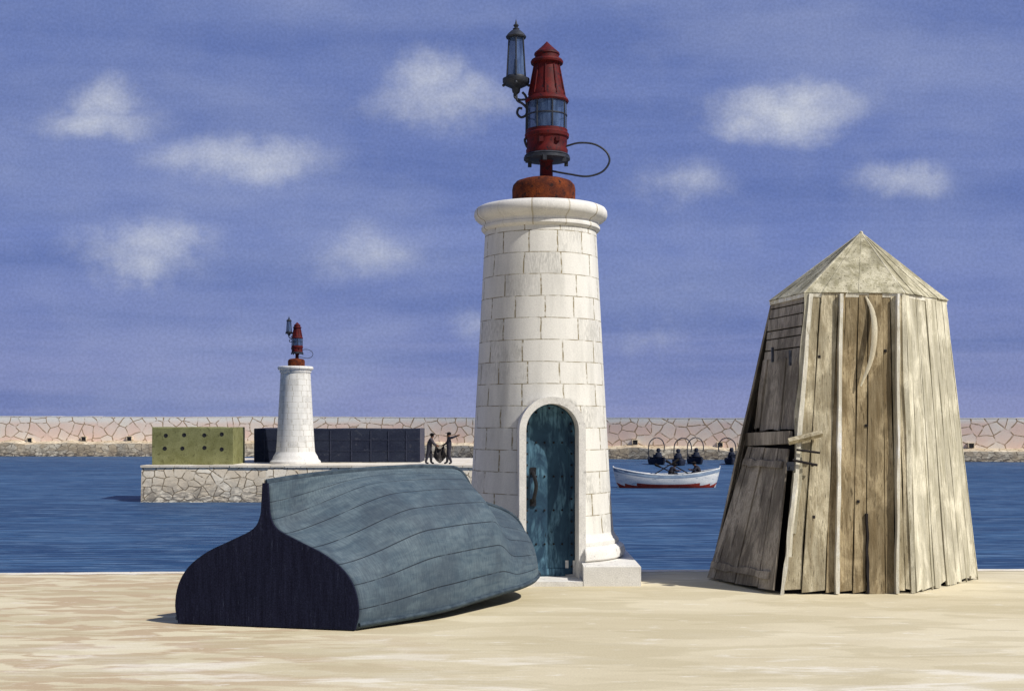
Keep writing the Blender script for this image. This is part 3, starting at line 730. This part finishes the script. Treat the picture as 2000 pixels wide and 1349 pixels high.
wb=empty('rowing_boat',(10.95,87,WZ),'white rowing boat with red bottom paint afloat in the harbour','boat',rotz=R(4))
open_boat(wb,6.9,2.0,.92,.50,[M['bwhite'],M['bred'],M['bblue'],M['bwhite'],M['bin']])
def oar(loc,p,q,label):
    e=empty('oar',loc,label,'oar',group='oars in the rowing boat')
    b=B(); p=Vector(p);q=Vector(q); b.tube([p,p.lerp(q,.72),p.lerp(q,.74),q],[.04,.04,.055,.10],8,flat=.9); b.build('oar_shaft',M['hair'],e)
oar((10.95,87,WZ),(-.9,-.2,.95),(.9,.3,2.0),'dark oar propped up across the white rowing boat')
oar((10.95,87,WZ),(1.5,-.3,1.0),(0,.4,1.9),'dark oar propped up across the white rowing boat')
oar((10.95,87,WZ),(.6,-.85,.95),(-.7,.9,1.6),'dark oar propped up across the white rowing boat')

def lampboat():
    e=empty('fishing_boat',(0,0,WZ),'small dark fishing boat with a lamp on a curved arm, moored','boat',group='dark lamp fishing boats moored by the harbour wall')
    open_boat(e,4.0,1.35,.55,.25,[M['navy'],M['navy'],M['navy'],M['navy'],M['navy']])
    b=B(); b.tube(catmull([(1.2,.45,.5),(1.2,.5,1.7),(1.2,.3,2.5),(1.2,-.4,2.95),(1.2,-1.1,2.7),(1.2,-1.4,2.0),(1.2,-1.35,1.4)],6),.06,8); b.build('lamp_arm',M['iron'],e)
    b=B(); b.lathe([(.03,.40),(.30,.32),(.38,.05),(.44,-.15),(.2,-.3)],16,c=(-.9,.1,1.0)); b.lathe([(.10,0),(.22,.08),(.24,.28),(.16,.42),(.05,.46)],14,c=(-.9,.1,1.37)); b.box((-.9,0,.75),(.5,.6,.5)); b.box((-.5,.3,.9),(.5,.4,.4)); b.build('fishing_lamp',M['navy'],e)
    return e
lb=lampboat()
kids=list(lb.children)
spots=[(16.1,137,104),(18.2,134,84),(20.6,138.5,99),(24.5,137.5,262)]
things=[lb]
for k in range(3):
    c=lb.copy(); scene.collection.objects.link(c); things.append(c)
    for ch in kids:
        d=ch.copy(); d.parent=c; scene.collection.objects.link(d)
for (x,y,a),t in zip(spots,things):
    t.location=(x,y,WZ); t.rotation_euler=(0,0,R(a))

# ------------------------------------------------------------------ people
def person(name,loc,rotz,J,label,mats,scale=1.0):
    D=dict(pel=(0,0,.93),spi=(0,0,1.12),che=(.01,0,1.33),nec=(.02,0,1.48),hea=(.035,0,1.60),hto=(.02,0,1.70),nos=(.125,0,1.60),
      shL=(.0,.18,1.42),elL=(.05,.25,1.15),wrL=(.22,.22,.98),haL=(.29,.21,.93),
      shR=(.0,-.18,1.42),elR=(.05,-.25,1.15),wrR=(.22,-.22,.98),haR=(.29,-.21,.93),
      hiL=(0,.10,.88),knL=(.02,.11,.48),anL=(0,.11,.09),toL=(.17,.13,.04),
      hiR=(0,-.10,.88),knR=(.02,-.11,.48),anR=(0,-.11,.09),toR=(.17,-.13,.04))
    D.update(J)
    rad=dict(pel=.18,spi=.17,che=.19,nec=.068,hea=.108,hto=.085,nos=.014,shL=.092,shR=.092,elL=.068,elR=.068,wrL=.046,wrR=.046,haL=.04,haR=.04,
      hiL=.13,hiR=.13,knL=.095,knR=.095,anL=.072,anR=.072,toL=.045,toR=.045)
    E=[('pel','spi'),('spi','che'),('che','nec'),('nec','hea'),('hea','hto'),('hea','nos')]
    for s in 'LR': E+=[('che','sh'+s),('sh'+s,'el'+s),('el'+s,'wr'+s),('wr'+s,'ha'+s),('pel','hi'+s),('hi'+s,'kn'+s),('kn'+s,'an'+s),('an'+s,'to'+s)]
    names=list(D); vs=[Vector(D[k]) for k in names]; rr=[rad[k] for k in names]; es=[(names.index(a),names.index(c)) for a,c in E]
    for s in 'LR':
        h=Vector(D['ha'+s]); w=Vector(D['wr'+s]); ax=(h-w).normalized(); side=ax.cross(Vector((0,0,1)));
        if side.length<.1: side=Vector((0,1,0))
        side.normalize(); hi_=names.index('ha'+s)
        for k,(o,ln) in enumerate(((-.03,.075),(-.01,.085),(.01,.08),(.03,.06))):
            vs.append(h+side*o+ax*ln+Vector((0,0,-.015))); rr.append(.010); es.append((hi_,len(vs)-1))
        vs.append(h+side*(-.055)+ax*.03); rr.append(.012); es.append((hi_,len(vs)-1))
    me=bpy.data.meshes.new(name); me.from_pydata([tuple(v) for v in vs],es,[]); ob=bpy.data.objects.new(name,me); scene.collection.objects.link(ob)
    md=ob.modifiers.new('skin','SKIN'); md.use_smooth_shade=True
    for i,sv in enumerate(me.skin_vertices[0].data): sv.radius=(rr[i],rr[i]); sv.use_root=(i==0)
    sb=ob.modifiers.new('sub','SUBSURF'); sb.levels=1; sb.render_levels=1
    dg=bpy.context.evaluated_depsgraph_get(); m2=bpy.data.meshes.new_from_object(ob.evaluated_get(dg)); m2.name=name
    ob.modifiers.clear(); ob.data=m2
    for m_ in mats: m2.materials.append(m_)
    hands=[Vector(D['haL']),Vector(D['haR'])]
    for p in m2.polygons:
        c=p.center; p.use_smooth=True
        if (c-Vector(D['hea'])).length<.17 or min((c-h).length for h in hands)<.10: p.material_index=2
        else:
            dl=min((c-Vector(D[k])).length for k in ('knL','knR','anL','anR','toL','toR','hiL','hiR','pel')); du=min((c-Vector(D[k])).length for k in ('spi','che','shL','shR','elL','elR','wrL','wrR'))
            p.material_index=1 if dl<du else 0
    ob.location=loc; ob.rotation_euler=(0,0,rotz); ob.scale=(scale,)*3
    ob["label"]=label; ob["category"]="person"
    hh=Vector(D['hto']); q=B(); q.ball(tuple(hh+Vector((-.02,0,-.035))),.12,0,14,9,(1.0,.88,.85)); q.lathe([(.10,0),(.17,-.01),(.17,.01),(.10,.02)],14,c=tuple(hh+Vector((.015,0,-.0)))); 
    q.build('cap',M['hair'],ob)
    return ob
cm=[M['cloth_d'],M['cloth_d'],M['skin']]
person('person',(-4.90,72.6,.01),0,dict(spi=(.03,0,1.10),che=(.10,0,1.30),nec=(.14,0,1.43),hea=(.18,0,1.54),hto=(.18,0,1.645),nos=(.27,0,1.52),
   shL=(.10,.18,1.37),shR=(.10,-.18,1.37),elL=(.24,.22,1.14),elR=(.24,-.22,1.14),wrL=(.42,.15,1.02),wrR=(.42,-.14,1.0),haL=(.49,.13,1.0),haR=(.49,-.12,.98),
   knL=(.10,.12,.48),anL=(.10,.12,.09),toL=(.27,.14,.04),knR=(-.08,-.12,.48),anR=(-.18,-.12,.09),toR=(.0,-.14,.04)),
   'person in dark work clothes stooping to hold a fishing net',[M['cloth_b'],M['cloth_d'],M['skin']],1.08)
person('person',(-3.72,72.6,.01),R(180),dict(shL=(0,.18,1.42),elL=(-.22,.26,1.46),wrL=(-.46,.28,1.56),haL=(-.55,.28,1.60),
   elR=(.12,-.22,1.16),wrR=(.30,-.16,1.05),haR=(.37,-.14,1.03),knL=(.0,.13,.48),anL=(-.14,.15,.09),toL=(.02,.17,.04),knR=(.07,-.12,.48),anR=(.12,-.12,.09),toR=(.29,-.14,.04)),
   'person in dark clothes holding a net and stretching one arm out',cm,1.08)
b=B(); nu,nv=26,22; vs=[]
for i in range(nu+1):
    for j in range(nv+1):
        u=i/nu;v=j/nv
        x=-4.50+.46*u; z=1.12-.22*math.sin(math.pi*u)-v*(.82-.34*abs(u-.5)); 
        vs.append((x+.16*(u-.5)*v*2,72.55+.20*mnoise.noise(Vector((u*4,v*3,2)))+.1*math.sin(u*9+v*2),z))
fs=[(i*(nv+1)+j,(i+1)*(nv+1)+j,(i+1)*(nv+1)+j+1,i*(nv+1)+j+1) for i in range(nu) for j in range(nv)]
b.add(vs,fs); net=b.build('fishing_net',M['net']); net["label"]="dark fishing net hanging between two people on the pier"; net["category"]="fishing net"
md=net.modifiers.new('w','WIREFRAME'); md.thickness=.034; md.use_even_offset=False
sit=dict(pel=(0,0,.86),spi=(.10,0,1.02),che=(.24,0,1.20),nec=(.33,0,1.31),hea=(.39,0,1.41),hto=(.41,0,1.51),nos=(.49,0,1.38),
   shL=(.22,.19,1.27),shR=(.22,-.19,1.27),elL=(.42,.24,1.05),elR=(.42,-.24,1.05),wrL=(.62,.18,1.08),wrR=(.62,-.18,1.08),haL=(.69,.16,1.1),haR=(.69,-.16,1.1),
   hiL=(.06,.11,.84),hiR=(.06,-.11,.84),knL=(.45,.14,.95),knR=(.45,-.14,.95),anL=(.65,.14,.55),anR=(.65,-.14,.55),toL=(.8,.15,.5),toR=(.8,-.15,.5))
person('person',(13.35,86.95,WZ),R(180),sit,'person in dark clothes sitting hunched in the white rowing boat',cm,1.18)
person('person',(11.15,87.1,WZ),R(20),sit,'person in dark clothes sitting amidships in the white rowing boat',cm,1.10)

# ------------------------------------------------------------------ light & sky
az=Vector((.86,-.51)); el=R(44)
az.normalize()
sd=Vector((az.x*math.cos(el),az.y*math.cos(el),math.sin(el)))
su=bpy.data.lights.new('sun','SUN'); su.energy=4.6; su.angle=R(.6); su.color=(1,.955,.87)
so=bpy.data.objects.new('sun',su); scene.collection.objects.link(so); so.rotation_euler=sd.to_track_quat('Z','Y').to_euler(); so.location=(20,-10,30)
wd=bpy.data.worlds.new('World'); scene.world=wd; wd.use_nodes=True; g=G(wd.node_tree)
for n_ in list(wd.node_tree.nodes): wd.node_tree.nodes.remove(n_)
out=g.n('ShaderNodeOutputWorld'); bg=g.n('ShaderNodeBackground'); g.put(out.inputs[0],bg.outputs[0])
sky=g.n('ShaderNodeTexSky'); sky.sky_type='NISHITA'; sky.sun_disc=False; sky.sun_elevation=el; sky.sun_rotation=math.atan2(sd.x,sd.y)
sky.ozone_density=3.0
nis=g.mix(1.0,sky.outputs[0],(.05,.05,.05),'MULTIPLY')
dirv=g.coord('Generated'); sp=g.n('ShaderNodeSeparateXYZ'); g.put(sp.inputs[0],dirv)
u=g.math('DIVIDE',sp.outputs[0],sp.outputs[1]); v=g.math('DIVIDE',sp.outputs[2],sp.outputs[1])
cb=g.n('ShaderNodeCombineXYZ'); g.put(cb.inputs[0],u); g.put(cb.inputs[1],v); uvv=cb.outputs[0]
n0,_=g.noise(g.mapping(uvv,(1.2,15,1)),1,4,.6,.3)
n00,_=g.noise(g.mapping(uvv,(2.4,6,1),loc=(4,1,0)),1,4,.6,.3)
gradc=g.mix(g.rng(sp.outputs[2],0.0,.14),(.255,.290,.535),(.172,.232,.515))
gradc=g.mix(g.rng(sp.outputs[2],.14,.36),gradc,(.155,.215,.465))
gradc=g.mix(g.rng(n0,.43,.58,0,.65),gradc,(.112,.168,.42))
gradc=g.mix(g.rng(n00,.45,.65,0,.50),gradc,(.30,.355,.58))
_,nc=g.noise(uvv,8,5,.65); wv=g.n('ShaderNodeVectorMath',operation='MULTIPLY_ADD'); g.put(wv.inputs[0],nc); wv.inputs[1].default_value=(.10,.07,0)
off=g.n('ShaderNodeVectorMath',operation='SUBTRACT'); g.put(off.inputs[0],uvv); off.inputs[1].default_value=(.05,.035,0); g.put(wv.inputs[2],off.outputs[0])
cl=[(218,190,85,60,.75),(205,235,160,48,.72),(480,312,180,56,.78),(520,335,95,42,.7),(828,160,85,68,.75),(860,205,170,54,.7),
    (1540,208,175,60,.95),(1455,235,95,32,.75),(1575,185,85,45,.85),(1330,355,130,55,.5),(1765,355,100,40,.6),(275,490,160,60,.72),(258,525,90,48,.72),(350,478,90,40,.6),
    (725,505,135,62,.6),(930,630,70,45,.45),(1270,650,130,40,.35)]
acc=None
for px,py,w_,h_,k_ in cl:
    U=(px-1000)/2400; Vv=(827-py)/2400; sx=2400/(w_*1.3); sy=2400/(h_*1.35)
    mp=g.mapping(wv.outputs[0],(sx,sy,1),(-U*sx,-Vv*sy,0))
    gt=g.n('ShaderNodeTexGradient',gradient_type='SPHERICAL'); g.put(gt.inputs[0],mp)
    val=g.math('MULTIPLY',gt.outputs['Fac'],k_)
    acc=val if acc is None else g.math('SMOOTH_MAX',acc,val,.15)
nf,_=g.noise(uvv,24,6,.72)
cloud=g.rng(g.math('ADD',acc,g.math('MULTIPLY',g.math('SUBTRACT',nf,.5),.75)),.05,1.0,0,.88)
cloud=g.math('MULTIPLY',cloud,g.rng(acc,.0,.42))
front=g.rng(sp.outputs[1],.05,.2)
cloud=g.math('MULTIPLY',cloud,front)
c=g.mix(cloud,gradc,(.66,.69,.76))
gn,_=g.noise(uvv,420,2,.6); c=g.mix(1.0,c,g.mix(g.rng(gn,.3,.7),(.90,)*3,(1.08,)*3),'MULTIPLY')
c=g.mix(g.rng(sp.outputs[1],.35,-.3,.06,.7),c,nis)
g.put(bg.inputs[0],c); bg.inputs[1].default_value=1.0

cam=bpy.data.cameras.new('camera'); co=bpy.data.objects.new('camera',cam); scene.collection.objects.link(co)
co.location=(0,0,2.4); co.rotation_euler=(R(90),0,0); cam.sensor_width=36; cam.lens=43.2; cam.shift_y=.07625; cam.clip_end=6000; cam.clip_start=.1
scene.camera=co
scene.view_settings.view_transform='Standard'; scene.view_settings.look='None'; scene.view_settings.exposure=0
